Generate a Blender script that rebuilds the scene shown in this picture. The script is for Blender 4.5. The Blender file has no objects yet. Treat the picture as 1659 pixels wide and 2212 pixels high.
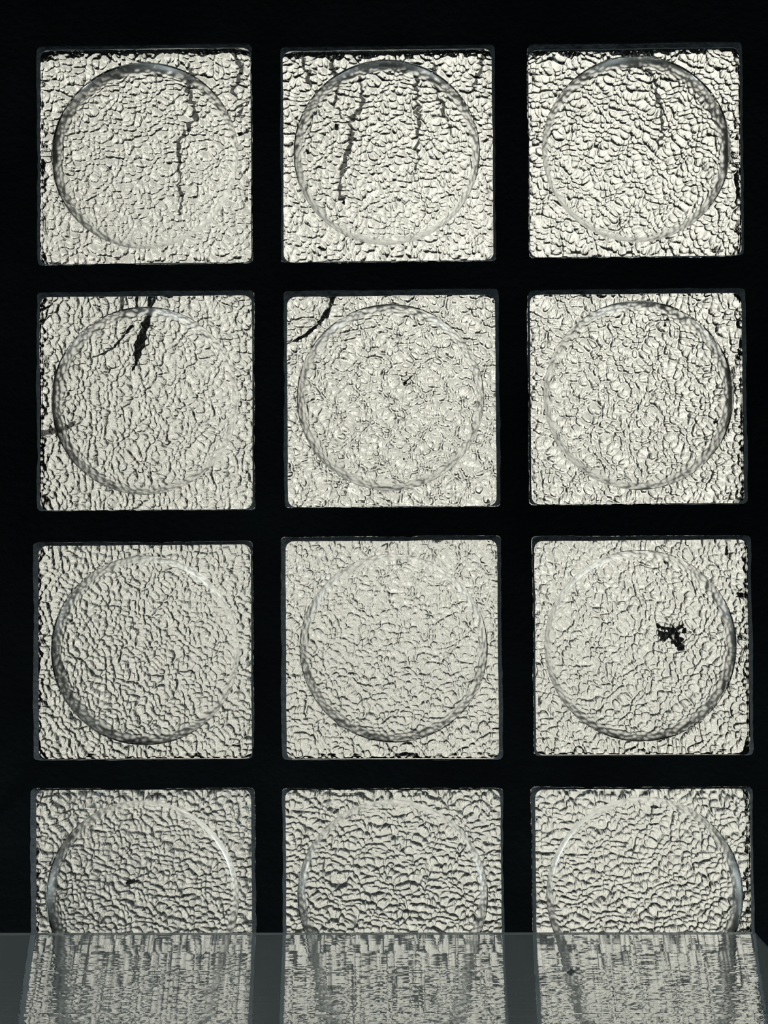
import bpy, math, random
import numpy as np
from mathutils import Matrix, Vector

# ------------------------------------------------------------ camera
W, H, F = 1659.0, 2212.0, 1660.0
CAM = Vector((0.0, 0.0, 1.70))
PITCH, YAW, ROLL = 0.013810, 0.010960, -0.007117
base = Matrix(((1, 0, 0), (0, -1, 0), (0, 0, -1)))
ROT = base @ Matrix.Rotation(PITCH, 3, 'X') @ Matrix.Rotation(YAW, 3, 'Y') @ Matrix.Rotation(ROLL, 3, 'Z')
scene = bpy.context.scene
cd = bpy.data.cameras.new('camera'); cd.sensor_fit = 'HORIZONTAL'; cd.sensor_width = 36.0
cd.lens = 36.0 * F / W; cd.clip_start = 0.01; cd.clip_end = 200
cam = bpy.data.objects.new('camera', cd); scene.collection.objects.link(cam)
cam.matrix_world = Matrix.Translation(CAM) @ ROT.to_4x4()
scene.camera = cam

# ------------------------------------------------------------ sky
world = bpy.data.worlds.new('overcast_sky'); scene.world = world; world.use_nodes = True
wn, wl = world.node_tree.nodes, world.node_tree.links; wn.clear()
wo = wn.new('ShaderNodeOutputWorld'); bg = wn.new('ShaderNodeBackground')
tc = wn.new('ShaderNodeTexCoord'); vm = wn.new('ShaderNodeVectorMath'); vm.operation = 'DOT_PRODUCT'
nrm = wn.new('ShaderNodeVectorMath'); nrm.operation = 'NORMALIZE'
SUN = Vector((0.30, -0.62, 1.0)).normalized()          # veiled sun behind thin cloud, up and to the right
vm.inputs[1].default_value = SUN
wl.new(tc.outputs['Generated'], nrm.inputs[0]); wl.new(nrm.outputs[0], vm.inputs[0])
cr = wn.new('ShaderNodeValToRGB'); cr.color_ramp.interpolation = 'EASE'
e = cr.color_ramp.elements
e[0].position = 0.20; e[0].color = (0.10, 0.11, 0.108, 1)
e[1].position = 0.995; e[1].color = (0.92, 0.90, 0.80, 1)
for p, c in ((0.38, (0.27, 0.28, 0.26)), (0.47, (0.56, 0.55, 0.49)), (0.80, (0.64, 0.63, 0.56)), (0.93, (0.84, 0.82, 0.74))):
    n_ = e.new(p); n_.color = (*c, 1)
wl.new(vm.outputs['Value'], cr.inputs[0])
nz = wn.new('ShaderNodeTexNoise'); nz.inputs['Scale'].default_value = 7.0; nz.inputs['Detail'].default_value = 3; nz.inputs['Roughness'].default_value = .55
wl.new(nrm.outputs[0], nz.inputs['Vector'])
mr = wn.new('ShaderNodeMapRange'); mr.inputs[1].default_value = 0.38; mr.inputs[2].default_value = 0.60; mr.interpolation_type = 'SMOOTHSTEP'
mr.inputs[3].default_value = 0.46; mr.inputs[4].default_value = 1.48
wl.new(nz.outputs[0], mr.inputs[0])
wl.new(cr.outputs[0], bg.inputs[0]); wl.new(mr.outputs[0], bg.inputs[1]); wl.new(bg.outputs[0], wo.inputs[0])

# ------------------------------------------------------------ added unseen lamp, exposure
for lx_, en in ((1.75, 26), (-1.75, 34)):        # unseen area lights added for the sheet's haze and the lower ceiling
    ld = bpy.data.lights.new('fill_light', 'AREA'); ld.energy = en; ld.size = 0.35; ld.color = (0.82, 0.95, 1.0)
    fill = bpy.data.objects.new('fill_light', ld); scene.collection.objects.link(fill)
    fill.location = (lx_, 1.75, 1.62)
    fill.rotation_euler = (Vector((0, 0.5, 2.3)) - fill.location).to_track_quat('-Z', 'Y').to_euler()
scene.view_settings.view_transform = 'Standard'; scene.view_settings.look = 'None'
scene.view_settings.exposure = 0.0; scene.view_settings.gamma = 1.0
scene.view_settings.use_curve_mapping = False
scene.cycles.max_bounces = 24; scene.cycles.transmission_bounces = 24
scene.cycles.transparent_max_bounces = 24; scene.cycles.diffuse_bounces = 3

# ------------------------------------------------------------ helpers
ZC = 2.40                                   # underside of the ceiling
def at(px, py, z=ZC):
    d = ROT @ Vector(((px - W / 2) / F, -(py - H / 2) / F, -1.0))
    t = (z - CAM.z) / d.z
    return CAM + d * t
PX = 0.70 / F                               # one photograph pixel on the ceiling

def mesh_np(name, co, faces, mat=None, parent=None, smooth=False, link=True):
    me = bpy.data.meshes.new(name)
    co = np.asarray(co, dtype=np.float32); fl = [np.asarray(f, dtype=np.int32) for f in faces]
    # faces: list of (n,k) arrays
    me.vertices.add(len(co)); me.vertices.foreach_set('co', co.ravel())
    nl = sum(f.size for f in fl); npol = sum(len(f) for f in fl)
    me.loops.add(nl); me.loops.foreach_set('vertex_index', np.concatenate([f.ravel() for f in fl]))
    tot = np.concatenate([np.full(len(f), f.shape[1], np.int32) for f in fl])
    st = np.concatenate(([0], np.cumsum(tot)[:-1])).astype(np.int32)
    me.polygons.add(npol); me.polygons.foreach_set('loop_start', st); me.polygons.foreach_set('loop_total', tot)
    me.update(calc_edges=True); me.validate()
    me.polygons.foreach_set('use_smooth', np.full(npol, smooth))
    if mat: me.materials.append(mat)
    if not link: return me
    o = bpy.data.objects.new(name, me); scene.collection.objects.link(o)
    if parent: o.parent = parent
    return o

def tag(o, label=None, cat=None, group=None, kind=None):
    if label: o['label'] = label
    if cat: o['category'] = cat
    if group: o['group'] = group
    if kind: o['kind'] = kind
    return o

def box_data(x0, x1, y0, y1, z0, z1):
    co = [(x, y, z) for z in (z0, z1) for y in (y0, y1) for x in (x0, x1)]
    f = [(0, 2, 3, 1), (4, 5, 7, 6), (0, 1, 5, 4), (2, 6, 7, 3), (0, 4, 6, 2), (1, 3, 7, 5)]
    return co, f
def box(name, x0, x1, y0, y1, z0, z1, mat, parent=None):
    co, f = box_data(x0, x1, y0, y1, z0, z1)
    return mesh_np(name, co, [f], mat, parent)

def ring_faces(a, b, n, closed=True):
    i = np.arange(n if closed else n - 1); j = (i + 1) % n
    return np.stack([a + i, a + j, b + j, b + i], 1)

# ------------------------------------------------------------ materials
def principled(name, col, rough, noise=None, bump=None, spec=.3):
    m = bpy.data.materials.new(name); m.use_nodes = True
    nt = m.node_tree; b = nt.nodes['Principled BSDF']
    b.inputs['Base Color'].default_value = (*col, 1); b.inputs['Roughness'].default_value = rough; b.inputs['Specular IOR Level'].default_value = spec
    t = nt.nodes.new('ShaderNodeTexCoord')
    if noise:
        n = nt.nodes.new('ShaderNodeTexNoise'); n.inputs['Scale'].default_value = noise[0]; n.inputs['Detail'].default_value = 6
        r = nt.nodes.new('ShaderNodeValToRGB'); r.color_ramp.elements[0].position = .3; r.color_ramp.elements[1].position = .7
        r.color_ramp.elements[0].color = (*col, 1); r.color_ramp.elements[1].color = (*noise[1], 1)
        nt.links.new(t.outputs['Object'], n.inputs['Vector']); nt.links.new(n.outputs[0], r.inputs[0])
        nt.links.new(r.outputs[0], b.inputs['Base Color'])
    if bump:
        n = nt.nodes.new('ShaderNodeTexNoise'); n.inputs['Scale'].default_value = bump[0]; n.inputs['Detail'].default_value = 5
        q = nt.nodes.new('ShaderNodeBump'); q.inputs['Strength'].default_value = bump[1]; q.inputs['Distance'].default_value = bump[2]
        nt.links.new(t.outputs['Object'], n.inputs['Vector']); nt.links.new(n.outputs[0], q.inputs['Height'])
        nt.links.new(q.outputs[0], b.inputs['Normal'])
    return m
def glass(name, ior, haze=0.0, rough=0.0, hazecol=(0.6, 0.68, 0.68), bump=None, tint=(1, 1, 1)):
    m = bpy.data.materials.new(name); m.use_nodes = True
    nt = m.node_tree; nt.nodes.clear()
    o = nt.nodes.new('ShaderNodeOutputMaterial'); g = nt.nodes.new('ShaderNodeBsdfGlass')
    g.inputs['IOR'].default_value = ior; g.inputs['Roughness'].default_value = rough; g.inputs['Color'].default_value = (*tint, 1)
    last = g.outputs[0]
    if bump:
        t = nt.nodes.new('ShaderNodeTexCoord'); mp = nt.nodes.new('ShaderNodeMapping'); mp.inputs['Scale'].default_value = bump[3]
        n = nt.nodes.new('ShaderNodeTexNoise'); n.inputs['Scale'].default_value = bump[0]; n.inputs['Detail'].default_value = 2
        q = nt.nodes.new('ShaderNodeBump'); q.inputs['Strength'].default_value = bump[1]; q.inputs['Distance'].default_value = bump[2]
        nt.links.new(t.outputs['Object'], mp.inputs[0]); nt.links.new(mp.outputs[0], n.inputs['Vector'])
        nt.links.new(n.outputs[0], q.inputs['Height']); nt.links.new(q.outputs[0], g.inputs['Normal'])
    if haze:
        d = nt.nodes.new('ShaderNodeBsdfDiffuse'); d.inputs['Color'].default_value = (*hazecol, 1)
        x = nt.nodes.new('ShaderNodeMixShader'); x.inputs[0].default_value = haze
        tr = nt.nodes.new('ShaderNodeBsdfTranslucent'); tr.inputs[0].default_value = (*hazecol, 1)
        x2 = nt.nodes.new('ShaderNodeMixShader'); x2.inputs[0].default_value = .4
        nt.links.new(d.outputs[0], x2.inputs[1]); nt.links.new(tr.outputs[0], x2.inputs[2])
        nt.links.new(last, x.inputs[1]); nt.links.new(x2.outputs[0], x.inputs[2]); last = x.outputs[0]
    nt.links.new(last, o.inputs[0])
    return m
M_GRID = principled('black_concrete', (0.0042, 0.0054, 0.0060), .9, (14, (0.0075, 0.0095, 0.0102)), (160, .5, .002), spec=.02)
M_WALL = principled('dark_room_wall', (0.05, 0.05, 0.05), .9, (3, (0.07, 0.07, 0.07)))
M_OUT = principled('added_wall_dark', (0.05, 0.06, 0.062), .9, (2, (0.12, 0.135, 0.135)))  # tone of the unseen walls added for dark facets
M_GLASS = glass('cast_glass', 1.5, tint=(.995, 1, .985))
M_BAND = glass('satin_glass_slope', 1.5, rough=.35, tint=(.99, 1, .985))
M_BAND2 = glass('satin_glass_fade', 1.5, rough=.16, tint=(.99, 1, .985))
M_TOP = glass('cast_glass_pebbled', 1.5, bump=(700, .85, .0006, (1.3, .45, 1)), tint=(.995, 1, .985))
M_OUT2 = principled('added_wall_black', (0.012, 0.014, 0.015), .95)  # blacker tone for the added top wall, darkens the top-row lens rims
M_SHEET = glass('ribbed_acrylic', 1.49, haze=.10, hazecol=(.9, .97, .95))
M_LEAF = principled('dead_leaf', (0.012, 0.011, 0.010), .9, (300, (0.05, 0.045, 0.035)), (900, .6, .001))
M_TWIG = principled('twig_bark', (0.010, 0.010, 0.010), .9, (200, (0.025, 0.023, 0.02)))
M_DIRT_SHADE = principled('dirt_and_shade', (0.045, 0.045, 0.042), 1.0, (400, (0.02, 0.02, 0.019)))  # dirt runs, also the shadow strip painted on one block
def let_through(m, f, col):
    nt = m.node_tree; b = nt.nodes['Principled BSDF']; o = nt.nodes['Material Output']
    t = nt.nodes.new('ShaderNodeBsdfTranslucent'); t.inputs[0].default_value = (*col, 1)
    x = nt.nodes.new('ShaderNodeMixShader'); x.inputs[0].default_value = f
    nt.links.new(b.outputs[0], x.inputs[1]); nt.links.new(t.outputs[0], x.inputs[2]); nt.links.new(x.outputs[0], o.inputs[0])
def film(m, f):
    nt = m.node_tree; b = nt.nodes['Principled BSDF']; o = nt.nodes['Material Output']
    t = nt.nodes.new('ShaderNodeBsdfTransparent'); x = nt.nodes.new('ShaderNodeMixShader'); x.inputs[0].default_value = f
    nt.links.new(b.outputs[0], x.inputs[1]); nt.links.new(t.outputs[0], x.inputs[2]); nt.links.new(x.outputs[0], o.inputs[0])
film(M_DIRT_SHADE, .36); let_through(M_LEAF, .15, (.08, .075, .06))
M_RIM = principled('grey_rim_band', (0.11, 0.125, 0.13), .7, (60, (0.055, 0.065, 0.07)), (200, .5, .002))  # grey painted for the shaded bands at the glass edges
M_STEEL = principled('dull_steel', (0.3, 0.3, 0.3), .4)

# ------------------------------------------------------------ setting
RX, RY = 2.0, 2.2
TH = 0.031                                   # concrete thickness
circ = [[(312, 335, 205), (835, 328, 203), (1375, 320, 204)],
        [(312, 865, 205), (843, 858, 203), (1380, 853, 205)],
        [(313, 1405, 205), (850, 1400, 203), (1384, 1395, 206)],
        [(307, 1940, 209), (848, 1935, 205), (1393, 1935, 210)]]
aper = [[(78, 96, 545, 571), (605, 98, 1071, 566), (1141, 92, 1607, 556)],
        [(78, 628, 550, 1103), (612, 625, 1081, 1096), (1141, 623, 1615, 1090)],
        [(70, 1170, 547, 1643), (606, 1158, 1086, 1643), (1151, 1157, 1627, 1634)],
        [(64, 1703, 552, 2186), (609, 1703, 1090, 2184), (1149, 1700, 1630, 2180)]]
random.seed(4); rng = np.random.default_rng(7)

NP_ = 200                                    # points round each hole
def hole_outline(cx, cy, hx, hy, r, seed, amp):
    g = np.random.default_rng(seed)
    t = (np.arange(NP_) + .5) / NP_ * 4
    side = t.astype(int); u = (t - side) * 2 - 1
    x = np.where(side == 0, u, np.where(side == 1, 1, np.where(side == 2, -u, -1))).astype(float)
    y = np.where(side == 0, -1, np.where(side == 1, u, np.where(side == 2, 1, -u))).astype(float)
    sq = np.stack([x, y], 1)
    px, py = x * hx, y * hy
    # round corners
    qx, qy = np.abs(px) - (hx - r), np.abs(py) - (hy - r)
    cm = (qx > 0) & (qy > 0)
    L = np.hypot(qx, qy) + 1e-9
    px = np.where(cm, np.sign(px) * (hx - r + qx / L * r), px); py = np.where(cm, np.sign(py) * (hy - r + qy / L * r), py)
    n = g.normal(size=NP_); k = np.exp(-np.linspace(-2, 2, 5) ** 2); k /= k.sum()
    n = np.convolve(np.r_[n[-2:], n, n[:2]], k, 'valid') * amp
    w = sum(np.sin(np.arange(NP_) * 2 * math.pi / NP_ * f + g.uniform(0, 6)) * amp * .5 for f in (3, 5, 8))
    n = n + w
    rad = np.hypot(px, py)
    s = 1 + n / rad
    return np.stack([cx + px * s, cy + py * s], 1), sq

cells = []
for r in range(4):
    for c in range(3):
        x0, y0, x1, y1 = aper[r][c]
        a, b = at(x0, (y0 + y1) / 2), at(x1, (y0 + y1) / 2)
        p, q = at((x0 + x1) / 2, y0), at((x0 + x1) / 2, y1)
        cells.append(dict(r=r, c=c, cx=(a.x + b.x) / 2, cy=(p.y + q.y) / 2, hx=(b.x - a.x) / 2, hy=(q.y - p.y) / 2,
                          rot=math.atan2(b.y - a.y, b.x - a.x)))
xb = [-.345, -.1135, .1120, .348]
xs_ = [(cells[k]['cx'] + cells[k + 1]['cx']) / 2 for k in range(2)]
ys_ = [(cells[3 * k]['cy'] + cells[3 * k + 3]['cy']) / 2 for k in range(3)]
gx = [cells[0]['cx'] - .118] + xs_ + [cells[2]['cx'] + .118]
gy = [cells[0]['cy'] - .118] + ys_ + [cells[9]['cy'] + .118]
co, fa = [], []
def addv(v):
    s = len(co); co.extend(v); return s
for d in cells:
    X0, X1, Y0, Y1 = gx[d['c']], gx[d['c'] + 1], gy[d['r']], gy[d['r'] + 1]
    o1, sq = hole_outline(d['cx'], d['cy'], d['hx'], d['hy'], .004, 10 + d['r'] * 3 + d['c'], .00055)
    o2, _ = hole_outline(d['cx'], d['cy'], d['hx'] + .0012, d['hy'] + .0012, .004, 1, 0)
    o3, _ = hole_outline(d['cx'], d['cy'], d['hx'] - .0002, d['hy'] - .0002, .004, 2, .0002)
    mx, my = (X0 + X1) / 2, (Y0 + Y1) / 2
    outer = np.stack([mx + sq[:, 0] * (X1 - X0) / 2, my + sq[:, 1] * (Y1 - Y0) / 2], 1)
    mats = [(outer, ZC), (o1, ZC), (o1, ZC + .0025), (o2, ZC + .004), (o2, ZC + .0275), (o3, ZC + .0285), (o3, ZC + TH), (outer, ZC + TH)]
    ids = [addv([(p[0], p[1], z) for p in o]) for o, z in mats]
    for a, b in zip(ids[:-1], ids[1:]): fa.append(ring_faces(a, b, NP_))
    # square corners of the cell, which the sampled outline skips
    q = NP_ // 4
    for zid, z in ((ids[0], ZC), (ids[-1], ZC + TH)):
        for k, (sx, sy) in enumerate(((X1, Y0), (X1, Y1), (X0, Y1), (X0, Y0))):
            i0 = (k + 1) * q - 1; s = addv([(sx, sy, z)])
            fa.append(np.array([[zid + i0, s, zid + (i0 + 1) % NP_, zid + (i0 + 1) % NP_]])[:, :3])
for (a, b, c_, d_) in ((-RX, RX, -RY, gy[0]), (-RX, RX, gy[4], RY), (-RX, gx[0], gy[0], gy[4]), (gx[3], RX, gy[0], gy[4])):
    bc, bf = box_data(a, b, c_, d_, ZC, ZC + TH); s = addv(bc); fa.append(np.array(bf) + s)
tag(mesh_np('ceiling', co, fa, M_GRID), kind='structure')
tag(box('floor', -RX, RX, -RY, RY, -.1, 0, M_WALL), kind='structure')
tag(box('wall_left', -RX - .15, -RX, -RY, RY, 0, ZC + TH, M_WALL), kind='structure')
tag(box('wall_right', RX, RX + .15, -RY, RY, 0, ZC + TH, M_WALL), kind='structure')
tag(box('wall_front', -RX - .15, RX + .15, -RY - .15, -RY, 0, ZC + TH, M_WALL), kind='structure')
tag(box('wall_back', -RX - .15, RX + .15, RY, RY + .15, 0, ZC + TH, M_WALL), kind='structure')
# unseen dark walls added outside, heights shaped so glass facets refract to dark
for nm, b in (('wall_added_top', (-6, 9, -7.6, -7, 7.4)), ('wall_added_left', (-7.6, -7, -4.0, 9, 7.6)),
              ('wall_added_right', (6.5, 7.1, -8, 9, 7.4)), ('wall_added_bottom', (-7, 6.5, 6.6, 7.2, 6.0)),
              ('wall_added_tower', (-1.5, 1.5, 6.0, 6.6, 9.6)), ('wall_added_left_rise', (-7.0, -6.4, -.9, 2.6, 11.0))):
    tag(box(nm, b[0], b[1], b[2], b[3], ZC + TH, ZC + b[4], M_OUT2 if 'top' in nm else M_OUT), kind='structure')

# ------------------------------------------------------------ pebbled glass surface
def vor(x, y, cell, g, jitter=.42, power=1.0):
    """F1, F2 distance (in cells) and per-cell random vector"""
    n = int(.26 / cell) + 6
    ax = np.arange(n)
    JX = ax[:, None] + .5 + g.uniform(-jitter, jitter, (n, n)); JY = ax[None, :] + .5 + g.uniform(-jitter, jitter, (n, n))
    R = g.uniform(-1, 1, (n, n, 3))
    u = (x + .13) / cell + 3; v = (y + .13) / cell + 3
    iu = np.clip(u.astype(int), 2, n - 3); iv = np.clip(v.astype(int), 2, n - 3)
    f1 = np.full(x.shape, 9.); f2 = f1.copy(); k1 = np.zeros(x.shape, int)
    for di in range(-1, 2):
        for dj in range(-1, 2):
            a, b = iu + di, iv + dj
            d = np.hypot(u - JX[a, b], v - JY[a, b]); k = a * n + b
            m = d < f1
            f2 = np.where(m, f1, np.minimum(f2, d)); k1 = np.where(m, k, k1); f1 = np.where(m, d, f1)
    RR = R.reshape(-1, 3)[k1]
    ox = (u - JX.ravel()[k1]) * cell; oy = (v - JY.ravel()[k1]) * cell
    return f1, f2, RR, ox, oy
TG = 330                                     # cells per side of the pebbled face
GT = .0225                                   # glass thickness
def pebbles(X, Y, seed):
    g = np.random.default_rng(seed)
    wx = .0016 * np.sin(X * 210 + 2 * np.sin(Y * 95 + seed)) ; wy = .0016 * np.sin(Y * 190 + 2 * np.sin(X * 105 + seed))
    f1, f2, R, ox, oy = vor(X + wx, Y + wy, .0053, g)
    F1, F2, _, _, _ = vor(X + wx * 1.5, Y + wy * 1.5, .030, g)
    e = np.clip((f2 - f1) / .30, 0, 1)
    h = -.0029 * (np.clip(f1, 0, 1) ** 2 + .006) ** .7 - .00018 * (1 - e) ** 2
    h += (R[..., 0] * ox + R[..., 1] * oy) * .34 * e + R[..., 2] * .00014 * e
    h -= .00030 * np.exp(-((F2 - F1) / .045) ** 2)
    return h

def perim(n):
    """indices of grid border in order, n verts per side"""
    a = np.arange(n)
    top = a[:-1] * n                      # y=0 row: index = i*n + 0
    right = (n - 1) * n + a[:-1]
    bot = a[:0:-1] * n + (n - 1)
    left = a[:0:-1]
    return np.concatenate([top, right, bot, left])

LENS_PROFILE = [(1.0, 0.0)]
_z = 0.0; _f = 1.0
for _n in list(np.linspace(.998, .80, 30)) + [.72, .6, .4, .2]:
    _m = 1 - (_f + _n) / 2
    _z += (_f - _n) * .0865 * (2.2 * math.exp(-(_m / .004) ** 2) + 1.2 * math.exp(-(_m / .075) ** 2.2) + .015)
    LENS_PROFILE.append((float(_n), _z)); _f = _n
STR = 4
AMP = [[.8, .95, 1.05], [1.1, 1.2, 1.2], [1.05, 1.1, 1.05], [.85, 1.1, .85]]   # how deeply each casting is pebbled
def make_block(d):
    r, c = d['r'], d['c']
    cx, cy, cr_ = circ[r][c]
    lc = at(cx, cy); rad = cr_ * PX * 1.0
    n = TG + 1
    hx, hy = d['hx'] + .0004, d['hy'] + .0004
    root = bpy.data.objects.new('glass_block', None); scene.collection.objects.link(root)
    root.location = (d['cx'], d['cy'], ZC + .0006); root.empty_display_size = .02
    lx, ly = lc.x - d['cx'], lc.y - d['cy']
    gx_, gy_ = np.meshgrid(np.linspace(-hx, hx, n), np.linspace(-hy, hy, n), indexing='ij')
    z = GT + AMP[r][c] * pebbles(gx_, gy_, 100 + r * 3 + c)
    edge = np.minimum(hx - np.abs(gx_), hy - np.abs(gy_))
    z = np.where(edge < .0015, GT - .0008, z)
    V = np.stack([gx_.ravel(), gy_.ravel(), z.ravel()], 1)
    i, j = np.meshgrid(np.arange(TG), np.arange(TG), indexing='ij'); i = i.ravel(); j = j.ravel()
    ftop = np.stack([i * n + j, (i + 1) * n + j, (i + 1) * n + j + 1, i * n + j + 1], 1)
    pr = perim(n); P = len(pr); assert P % STR == 0
    bx, by = V[pr, 0], V[pr, 1]
    def rounded(inset, rr):
        hx2, hy2 = hx - inset, hy - inset
        px, py = bx / hx * hx2, by / hy * hy2
        qx, qy = np.abs(px) - (hx2 - rr), np.abs(py) - (hy2 - rr); m = (qx > 0) & (qy > 0)
        L = np.hypot(qx, qy) + 1e-9
        return np.where(m, np.sign(px) * (hx2 - rr + qx / L * rr), px), np.where(m, np.sign(py) * (hy2 - rr + qy / L * rr), py)
    rings = []
    x, y = rounded(.0006, .003); rings.append((x, y, np.full(P, GT * .45)))
    x, y = rounded(.0006, .004); rings.append((x, y, np.full(P, .0032)))
    x, y = rounded(.0012, .005); rings.append((x, y, np.full(P, .0018)))
    x, y = rounded(.0050, .009); rings.append((x, y, np.full(P, .0004)))
    x, y = rounded(.0058, .010); rings.append((x, y, np.full(P, .0)))
    ang = np.arctan2(by, bx)
    k0 = (np.arange(P) // STR) * STR; k1 = (k0 + STR) % P; w = (np.arange(P) - k0) / STR
    X = np.cos(ang[k0]) * rad * (1 - w) + np.cos(ang[k1]) * rad * w; Y = np.sin(ang[k0]) * rad * (1 - w) + np.sin(ang[k1]) * rad * w
    rings.append((lx + X, ly + Y, np.zeros(P)))
    vs = [V]; start = len(V); prev = None; fs = [ftop]
    ids = []
    for (x, y, zz) in rings:
        vs.append(np.stack([x, y, zz], 1)); ids.append(start); start += P
    k = np.arange(P); k2 = (k + 1) % P
    fs.append(np.stack([pr[k2], pr[k], ids[0] + k, ids[0] + k2], 1))
    for a, b in zip(ids[:-1], ids[1:]): fs.append(np.stack([a + k2, a + k, b + k, b + k2], 1))
    body = mesh_np('pebbled_slab', np.concatenate(vs), fs, M_GLASS, root, smooth=True)
    body.data.materials.append(M_TOP)
    mi = np.zeros(len(body.data.polygons), np.int32); mi[:len(ftop)] = 1
    body.data.polygons.foreach_set('material_index', mi)
    sm = np.ones(len(mi), bool); sm[len(ftop):] = False; sm[len(mi) - 2 * P:] = True
    body.data.polygons.foreach_set('use_smooth', sm)
    # lens: the dished round
    A = ang[::STR]; Q = len(A); vs = []; fs = []
    for f, zz in LENS_PROFILE: vs.append(np.stack([lx + np.cos(A) * rad * f, ly + np.sin(A) * rad * f, np.full(Q, zz)], 1))
    vs.append(np.array([[lx, ly, LENS_PROFILE[-1][1]]]))
    kk = np.arange(Q); kk2 = (kk + 1) % Q
    for t in range(len(LENS_PROFILE) - 1): fs.append(np.stack([t * Q + kk2, t * Q + kk, (t + 1) * Q + kk, (t + 1) * Q + kk2], 1))
    t = len(LENS_PROFILE) - 1
    tri = np.stack([t * Q + kk2, t * Q + kk, np.full(Q, (t + 1) * Q)], 1)
    lens = mesh_np('round_lens', np.concatenate(vs), fs + [tri], M_GLASS, root, smooth=True)
    lens.data.materials.append(M_BAND); lens.data.materials.append(M_BAND2)
    fr = [p[0] for p in LENS_PROFILE]; mi = []
    for t in range(len(fr) - 1):
        m_ = (fr[t] + fr[t + 1]) / 2; mi += [0 if m_ > .992 else 1 if m_ > .925 else 2 if m_ > .885 else 0] * Q
    mi += [0] * Q
    lens.data.polygons.foreach_set('material_index', np.array(mi, np.int32))
    # grey ring added flush under the chamfer, standing for its refracted dark bands
    L, T_, R_, B = RIM_W[r][c]; N = NP_
    o, sq = hole_outline(0, 0, d['hx'] - .0004, d['hy'] - .0004, .004, 10 + r * 3 + c, .0003)
    cxo, cyo = (L - R_) / 2 * PX, (T_ - B) / 2 * PX
    inn, _ = hole_outline(cxo, cyo, d['hx'] - (L + R_) / 2 * PX - .0004, d['hy'] - (T_ + B) / 2 * PX - .0004, .0075, 50 + r * 3 + c, .00018)
    rg = [(o, -.0002), (inn, -.0010), (inn, -.0002), (o, 0)]
    vs = np.concatenate([np.stack([p[:, 0], p[:, 1], np.full(N, z)], 1) for p, z in rg])
    mesh_np('rim_band', vs, [ring_faces(b, a, N) for a, b in ((0, N), (N, 2 * N), (2 * N, 3 * N))], M_RIM, root)
    return root

RIM_W = [[(8, 9, 2, 1), (6, 9, 6, 1), (1, 13, 6, 1)], [(7, 11, 4, 1), (8, 13, 9, 1), (4, 11, 9, 1)],
        [(12, 7, 3, 1), (11, 9, 9, 1), (4, 9, 8, 1)], [(13, 2, 7, 1), (8, 2, 6, 1), (8, 3, 6, 1)]]
LBL = {
 (0, 0): 'top left square glass block, its pale lens crossed by one long dark dirt run',
 (0, 1): 'glass block, middle of the top row, lens crossed by several dark crooked dirt runs',
 (0, 2): 'top right square glass block with a very bright lens and a black shaded upper rim',
 (1, 0): 'glass block at left of second row, a torn dark feather hanging into its lens',
 (1, 1): 'glass block in middle of second row, thick curved stem across its upper left corner',
 (1, 2): 'glass block, right end of the second row, grey glittering pebbles and bright lens top',
 (2, 0): 'clean glass block at left of third row, dark cells in left half of its lens',
 (2, 1): 'clean pale glass block, middle of the third row, with broad grey borders round it',
 (2, 2): 'glass block, right of the third row, with a ragged black leaf clump on its lens',
 (3, 0): 'bottom left glass block half behind the plastic sheet, a tiny dark leaf in its lens',
 (3, 1): 'bottom middle glass block, half behind the plastic sheet, dark pebbles at its lower right',
 (3, 2): 'bottom right glass block, half behind the plastic sheet near its cut corner'}
roots = {}
for d in cells:
    rt = make_block(d); roots[(d['r'], d['c'])] = rt
    tag(rt, LBL[(d['r'], d['c'])], 'glass block', 'square glass blocks with round lenses in the ceiling')

# ------------------------------------------------------------ dirt runs lying in the pebble grooves (parts of their blocks)
ZT = ZC + .0006 + GT + .0001                 # outer face of the glass
def ribbon(name, pts, w0, w1, mat, parent=None, z=ZT, jit=.35, seed=0, step=4.0, wob=3.0, thick=.0012):
    """an irregular crooked strand with thickness through photo points"""
    g = np.random.default_rng(seed + len(pts) * 13)
    P = [np.array(p, float) for p in pts]; L = []
    for a, b in zip(P[:-1], P[1:]):
        n = max(1, int(np.hypot(*(b - a)) / step))
        for k in range(n): L.append(a + (b - a) * k / n)
    L.append(P[-1]); L = np.array(L); m = len(L)
    L[1:-1] += g.normal(0, wob * .4, (m - 2, 2))
    T = np.gradient(L, axis=0); T /= np.hypot(T[:, 0], T[:, 1])[:, None] + 1e-9; N = np.stack([-T[:, 1], T[:, 0]], 1)
    w = np.linspace(w0, w1, m) * (1 + g.uniform(-jit, jit, m)) / 2; w[0] *= .5; w[-1] *= .3
    par = parent.location if parent else Vector((0, 0, 0))
    vs = []
    for k in range(m):
        q = w[k] * PX
        for (s, h) in ((-1, 0), (-.55, .5), (.55, .5), (1, 0), (.55, -.5), (-.55, -.5)):
            p = at(L[k, 0], L[k, 1], z); nn = (at(L[k, 0] + N[k, 0], L[k, 1] + N[k, 1], z) - p).normalized()
            v = p + nn * s * q + Vector((0, 0, h * thick + thick * .5)); vs.append(tuple(v - par))
    fs = []
    for k in range(m - 1):
        for t in range(6): fs.append((k * 6 + t, k * 6 + (t + 1) % 6, (k + 1) * 6 + (t + 1) % 6, (k + 1) * 6 + t))
    return mesh_np(name, vs, [np.array(fs)], mat, parent, smooth=False)

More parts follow.
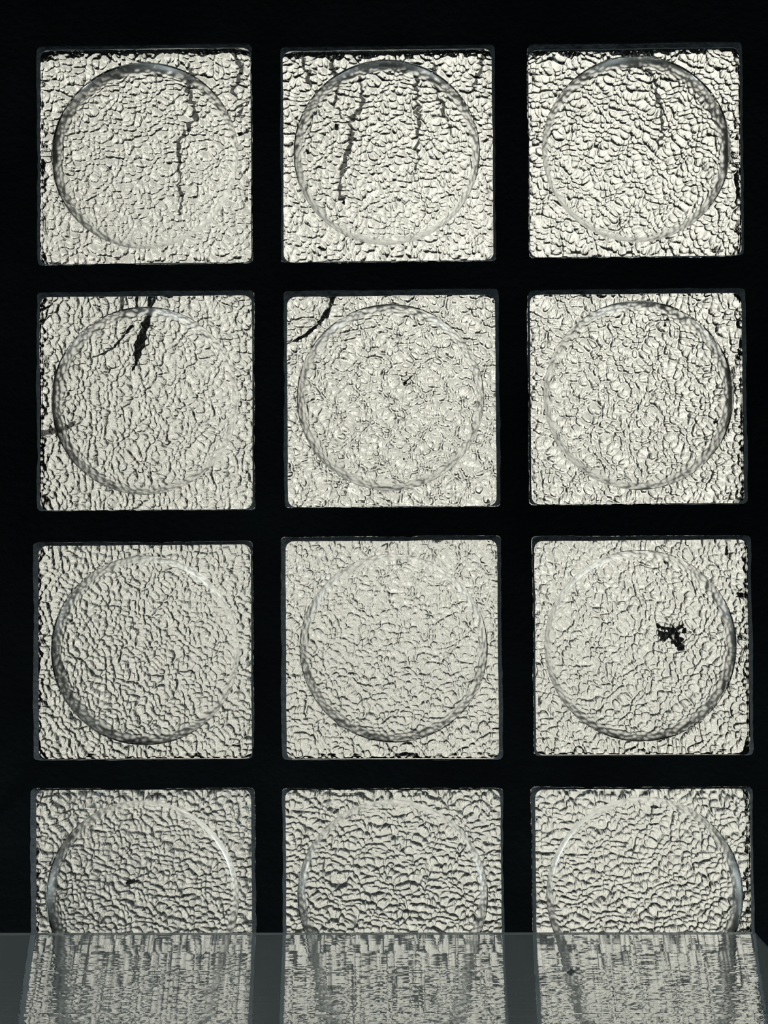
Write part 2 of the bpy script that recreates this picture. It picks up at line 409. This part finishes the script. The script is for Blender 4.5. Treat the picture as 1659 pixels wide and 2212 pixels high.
veins = {
 (0, 0): [([(413, 150), (424, 172), (414, 200), (420, 240), (424, 262), (405, 288), (386, 318), (394, 352), (388, 390), (395, 430), (390, 470)], 11, 6),
          ([(512, 128), (522, 158), (518, 182), (503, 208), (522, 232), (522, 252), (508, 268)], 9, 4)],
 (0, 1): [([(655, 122), (660, 150), (668, 178), (674, 200)], 10, 8), ([(665, 250), (674, 285), (676, 325)], 5, 3),
          ([(716, 122), (724, 165), (730, 195), (722, 232), (740, 262)], 10, 6),
          ([(775, 165), (786, 205), (776, 245), (756, 268), (762, 300), (748, 335), (738, 380), (736, 410), (743, 440)], 11, 8),
          ([(900, 165), (900, 215), (904, 262), (902, 320), (898, 380)], 9, 5),
          ([(935, 150), (944, 195), (954, 240), (968, 272), (975, 300)], 9, 5),
          ([(1040, 130), (1022, 180), (1016, 220)], 10, 5)],
 (0, 2): [([(1394, 150), (1412, 180), (1416, 210), (1426, 245), (1424, 300), (1418, 330)], 9, 5)]}
for key, ls in veins.items():
    for q, (pts, w0, w1) in enumerate(ls):
        s = ribbon('dirt_run', pts, w0, w1, M_DIRT_SHADE, roots[key], seed=q + key[1] * 10, z=ZT, jit=.65, wob=8.5, step=6.)
        s['label'] = 'dark crooked run of dirt in the glass grooves'

# ------------------------------------------------------------ debris on the glass
def speck(name, px, py, wpx, hpx, seed, mat=M_LEAF, ang=0., z=ZT, parent=None, irregular=.35, thick=.0018, n=14):
    g = np.random.default_rng(seed); a = np.linspace(0, 2 * math.pi, n, endpoint=False)
    rr = 1 + g.uniform(-irregular, irregular, n)
    x = np.cos(a) * wpx / 2 * rr; y = np.sin(a) * hpx / 2 * rr
    c, s = math.cos(ang), math.sin(ang); x, y = c * x - s * y, s * x + c * y
    p0 = at(px, py, z)
    lo = np.stack([x * PX, y * PX, np.zeros(n)], 1); hi = lo * .6; hi[:, 2] = thick * (1 + g.uniform(-.4, .4, n))
    vs = np.concatenate([lo, hi, [[0, 0, 0]], [[0, 0, thick * 1.2]]])
    k = np.arange(n); k2 = (k + 1) % n
    f3 = np.concatenate([np.stack([k2, k, np.full(n, 2 * n)], 1), np.stack([n + k, n + k2, np.full(n, 2 * n + 1)], 1)])
    o = mesh_np(name, vs, [np.stack([k, k2, n + k2, n + k], 1), f3], mat)
    o.location = p0
    if parent: o.parent = parent; o.location = p0 - parent.location
    return o

def empty(name, p):
    o = bpy.data.objects.new(name, None); scene.collection.objects.link(o); o.location = p; o.empty_display_size = .01; return o
# ragged leaf clump on the third-row right block
cl = empty('leaf_clump', at(1446, 1372, ZT))
tag(cl, 'ragged black clump of dead leaves right of the middle of the third-row right glass block', 'leaves')
g = np.random.default_rng(3)
frag = [(1425, 1368, 20, 16), (1432, 1376, 22, 14), (1441, 1372, 18, 16), (1437, 1356, 24, 9), (1452, 1362, 22, 12), (1462, 1355, 18, 10),
        (1468, 1350, 15, 9), (1473, 1362, 10, 14), (1458, 1372, 14, 22), (1452, 1386, 9, 20), (1463, 1388, 14, 18), (1468, 1396, 12, 16), (1464, 1378, 16, 14), (1420, 1352, 10, 10), (1448, 1356, 12, 12)]
for q, (x, y, w, h) in enumerate(frag):
    speck('leaf_fragment', x, y, w, h, 50 + q, ang=g.uniform(-.6, .6), parent=cl, irregular=.5, z=ZT + .0004 * (q % 3))
for q in range(16):
    x, y, w, h = frag[q % len(frag)]; a = g.uniform(0, 6.28); l = g.uniform(10, 17)
    s = ribbon('shred', [(x, y), (x + l * math.cos(a), y + l * math.sin(a))], 3.5, 1.5, M_LEAF, cl, seed=q, z=ZT + .0005)
# feather on the second-row left block
ft = empty('feather', at(313, 700, ZT))
tag(ft, 'torn dark feather hanging from the top edge of the second-row left glass block', 'feather')
ribbon('quill', [(337, 640), (330, 664), (318, 705), (306, 745), (298, 776)], 16, 22, M_LEAF, ft, seed=2, wob=.5, step=6)
g = np.random.default_rng(8)
for q in range(30):
    t = q / 29; cxp = 334 + (300 - 334) * t; cyp = 655 + (772 - 655) * t
    if .06 < t < .42: l = 12
    elif t >= .42: l = 19
    else: l = 9
    ribbon('barb', [(cxp, cyp), (cxp - 4 - g.uniform(0, 4), cyp + l), (cxp - 9 + g.uniform(-3, 3), cyp + l * 1.7)], 8, 3, M_LEAF, ft, seed=q, wob=.4, z=ZT + .0003)
tag(ribbon('grass_blade', [(302, 636), (301, 664), (297, 684)], 8, 4, M_TWIG, seed=4, wob=.4), 'short narrow dark blade just left of the feather, top of second-row left block', 'grass blade')
tag(ribbon('leaf_and_shade', [(272, 636), (270, 664), (262, 694)], 15, 3, M_DIRT_SHADE, seed=5, wob=.5), 'grey pointed leaf scrap furthest left at the top edge beside the feather', 'leaf')
tag(ribbon('twig', [(290, 705), (272, 727), (250, 752), (228, 766), (203, 774)], 7.5, 4.5, M_TWIG, seed=6, wob=.5), 'thin curved twig running down left from beside the feather', 'twig')
tag(ribbon('twig', [(78, 718), (95, 704), (118, 690), (134, 674)], 6, 3.5, M_TWIG, seed=7, wob=.8), 'thin slanting twig in upper left corner of second-row left block, the longer of two', 'twig')
tag(ribbon('twig', [(100, 678), (119, 666)], 7, 3, M_TWIG, seed=8, wob=.5), 'stubby short twig above the longer one in the second-row left block corner', 'twig')
tag(ribbon('leaf_and_shade', [(100, 940), (130, 930), (150, 925), (168, 912)], 16, 7, M_DIRT_SHADE, seed=9, wob=2), 'dim grey painted shadow at lower left ring edge of second-row left block', 'leaf')  # thin see-through strip painted in as a shadow
# stem on the middle block
tag(ribbon('curved_stem', [(723, 636), (717, 662), (703, 688), (683, 710), (660, 730), (636, 742), (623, 748)], 11, 5, M_TWIG, seed=10, wob=.4, jit=.12, thick=.003), 'thick curved black stem across upper left corner of the second-row middle block', 'stem')
tag(ribbon('twig', [(872, 833), (880, 822), (898, 808)], 5.5, 2, M_TWIG, seed=11, wob=.3), 'short straight twig right of centre in the second-row middle block', 'twig')
tag(ribbon('small_leaf', [(276, 1904), (288, 1900), (306, 1897)], 12, 4, M_LEAF, seed=12, wob=.3), 'tiny dark curled leaf at the middle of the bottom left glass block', 'leaf')
GR = [
 (727, 278, 9, 12, 'black grit crumb ending the short dirt run left in top middle block'),
 (667, 334, 12, 11, 'triangular black crumb at the left ring edge of top middle block'),
 (743, 441, 9, 13, 'black crumb at the lower tip of the longest dirt run, top middle block'),
 (976, 218, 12, 6, 'small black rectangular crumb at upper right in the top middle lens'),
 (697, 541, 15, 12, 'dark blot near the bottom left edge of top middle block'),
 (1434, 1211, 9, 16, 'black crumb on the bright upper ring of the third-row right block'),
 (1562, 1196, 8, 22, 'tall dark smear near the top right corner of third-row right block'),
 (1587, 1284, 16, 12, 'dark crumb outside the ring at right of third-row right block'),
 (1420, 1591, 14, 9, 'black crumb on the bottom of the ring of third-row right block'),
 (1543, 913, 13, 14, 'dark crumb on the right side of ring in second-row right block'),
 (1521, 962, 5, 11, 'thin black crumb inside lower right ring of second-row right block'),
 (1434, 678, 12, 9, 'uppermost black crumb of the trail at top of second-row right lens'),
 (1438, 692, 9, 10, 'middle crumb of the trail at the top of second-row right lens'),
 (1432, 706, 7, 7, 'lowest crumb of the trail at the top of second-row right lens'),
 (993, 735, 4, 9, 'tiny upright black crumb at upper right ring of second-row middle block'),
 (985, 979, 6, 7, 'round black crumb at lower right in the second-row middle lens'),
 (872, 992, 4, 5, 'pinhead crumb near the bottom of the second-row middle lens'),
 (1409, 1737, 14, 9, 'black crumb on the top of the ring in bottom right block'),
 (147, 348, 9, 5, 'small dark crumb at the left of the top left lens'),
 (880, 1201, 5, 4, 'pinhead crumb on the bright ring top of the third-row middle block'),
 (521, 298, 8, 8, 'dark crumb at the right edge of the top left block'),
]
for q, (x, y, w, h, lb) in enumerate(GR):
    tag(speck('grit', x, y, w, h, 200 + q, irregular=.45), lb, 'debris', 'crumbs of dirt on the skylight')

# ------------------------------------------------------------ ribbed plastic sheet (linear prism ribs) under the bottom row
ZS = 2.21                                    # about 19 cm below the glass
def make_sheet():
    root = empty('ribbed_sheet', at(820, 2100, ZS))
    tag(root, 'clear finely ribbed plastic sheet with one cut corner hanging under the bottom row', 'plastic sheet')
    loc = root.location
    g = np.random.default_rng(21)
    xl, xr = at(-120, 2016, ZC).x, at(1690, 2016, ZS).x
    yt = at(820, 2014.5, ZS).y; rib = .00078; n = 150
    T = .003; NX = 300
    xs = np.linspace(xl, xr, NX)
    ch0 = at(1630, 2016, ZS).x                      # start of the cut corner
    lim = lambda x: yt + max(0, x - ch0) * 1.08
    vs, fs = [], []
    slope_top, slope_bot = -.02, .62
    sx = np.zeros(NX)
    px_noise = g.normal(size=(n, NX)); k = np.ones(3) / 3
    for q in range(n):
        y0 = yt + q * rib; y1 = y0 + rib * .985
        t = q * rib / (at(820, 2212, ZS).y - yt)
        s = .34 * min(t, 1.15)
        row = np.convolve(px_noise[q], k, 'same') * (.004 + .018 * min(t, 1)) + g.normal() * (.002 + .022 * min(t, 1))
        dz = (s + row) * rib
        b = len(vs)
        ya = np.array([max(y0, min(y1, lim(x))) for x in xs])
        for i in range(NX): vs.append((xs[i] - loc.x, ya[i] - loc.y, -T - 0.0))
        for i in range(NX): vs.append((xs[i] - loc.x, y1 - loc.y, -T + dz[i] * (y1 - ya[i]) / rib))
        for i in range(NX - 1):
            if min(y1 - ya[i], y1 - ya[i + 1]) < 1e-7: continue
            fs.append((b + NX + i, b + NX + i + 1, b + i + 1, b + i))
            if q < n - 1: fs.append((b + 2 * NX + i, b + 2 * NX + i + 1, b + NX + i + 1, b + NX + i))
    ye = at(820, 2212, ZC).y + .03; yl = yt + n * rib
    b = len(vs); vs += [(xl - loc.x, yl - loc.y, -T), (xr - loc.x, yl - loc.y, -T), (xr - loc.x, ye - loc.y, -T), (xl - loc.x, ye - loc.y, -T)]
    fs.append((b + 3, b + 2, b + 1, b))
    mesh_np('ribbed_face', vs, [np.array(sorted(set(fs)))], M_SHEET, root)
    # flat upper face and rim
    cc = lim(xr)
    out = [(xl, yt), (ch0, yt), (xr, cc), (xr, ye), (xl, ye)]
    top = [(x - loc.x, y - loc.y, 0) for x, y in out]; bot = [(x - loc.x, y - loc.y, -T) for x, y in out]
    mesh_np('flat_face', top, [np.array([[0, 1, 2, 3, 4]])], M_SHEET, root)
    mesh_np('sheet_edge', top + bot, [np.array([[a + 5, (a + 1) % 5 + 5, (a + 1) % 5, a] for a in range(5)])], M_SHEET, root)
    for (x, y) in ((xl + .012, ye - .010), (xr - .008, ye - .010), (xl + .012, yt + .03)):
        m = []; f = []
        for z in (-T - .004, ZC - ZS):
            for a in range(10): m.append((x - loc.x + .002 * math.cos(a * .628), y - loc.y + .002 * math.sin(a * .628), z))
        f = np.array([[a, (a + 1) % 10, 10 + (a + 1) % 10, 10 + a] for a in range(10)])
        mesh_np('hanger_rod', m, [f], M_STEEL, root)
    return root
make_sheet()
tag(speck('grit', 1233, 2097, 11, 8, 401, z=ZS + .0002, irregular=.5, thick=.0012), 'black insect-like crumb on the plastic sheet at the lower right', 'debris', 'crumbs of dirt on the skylight')
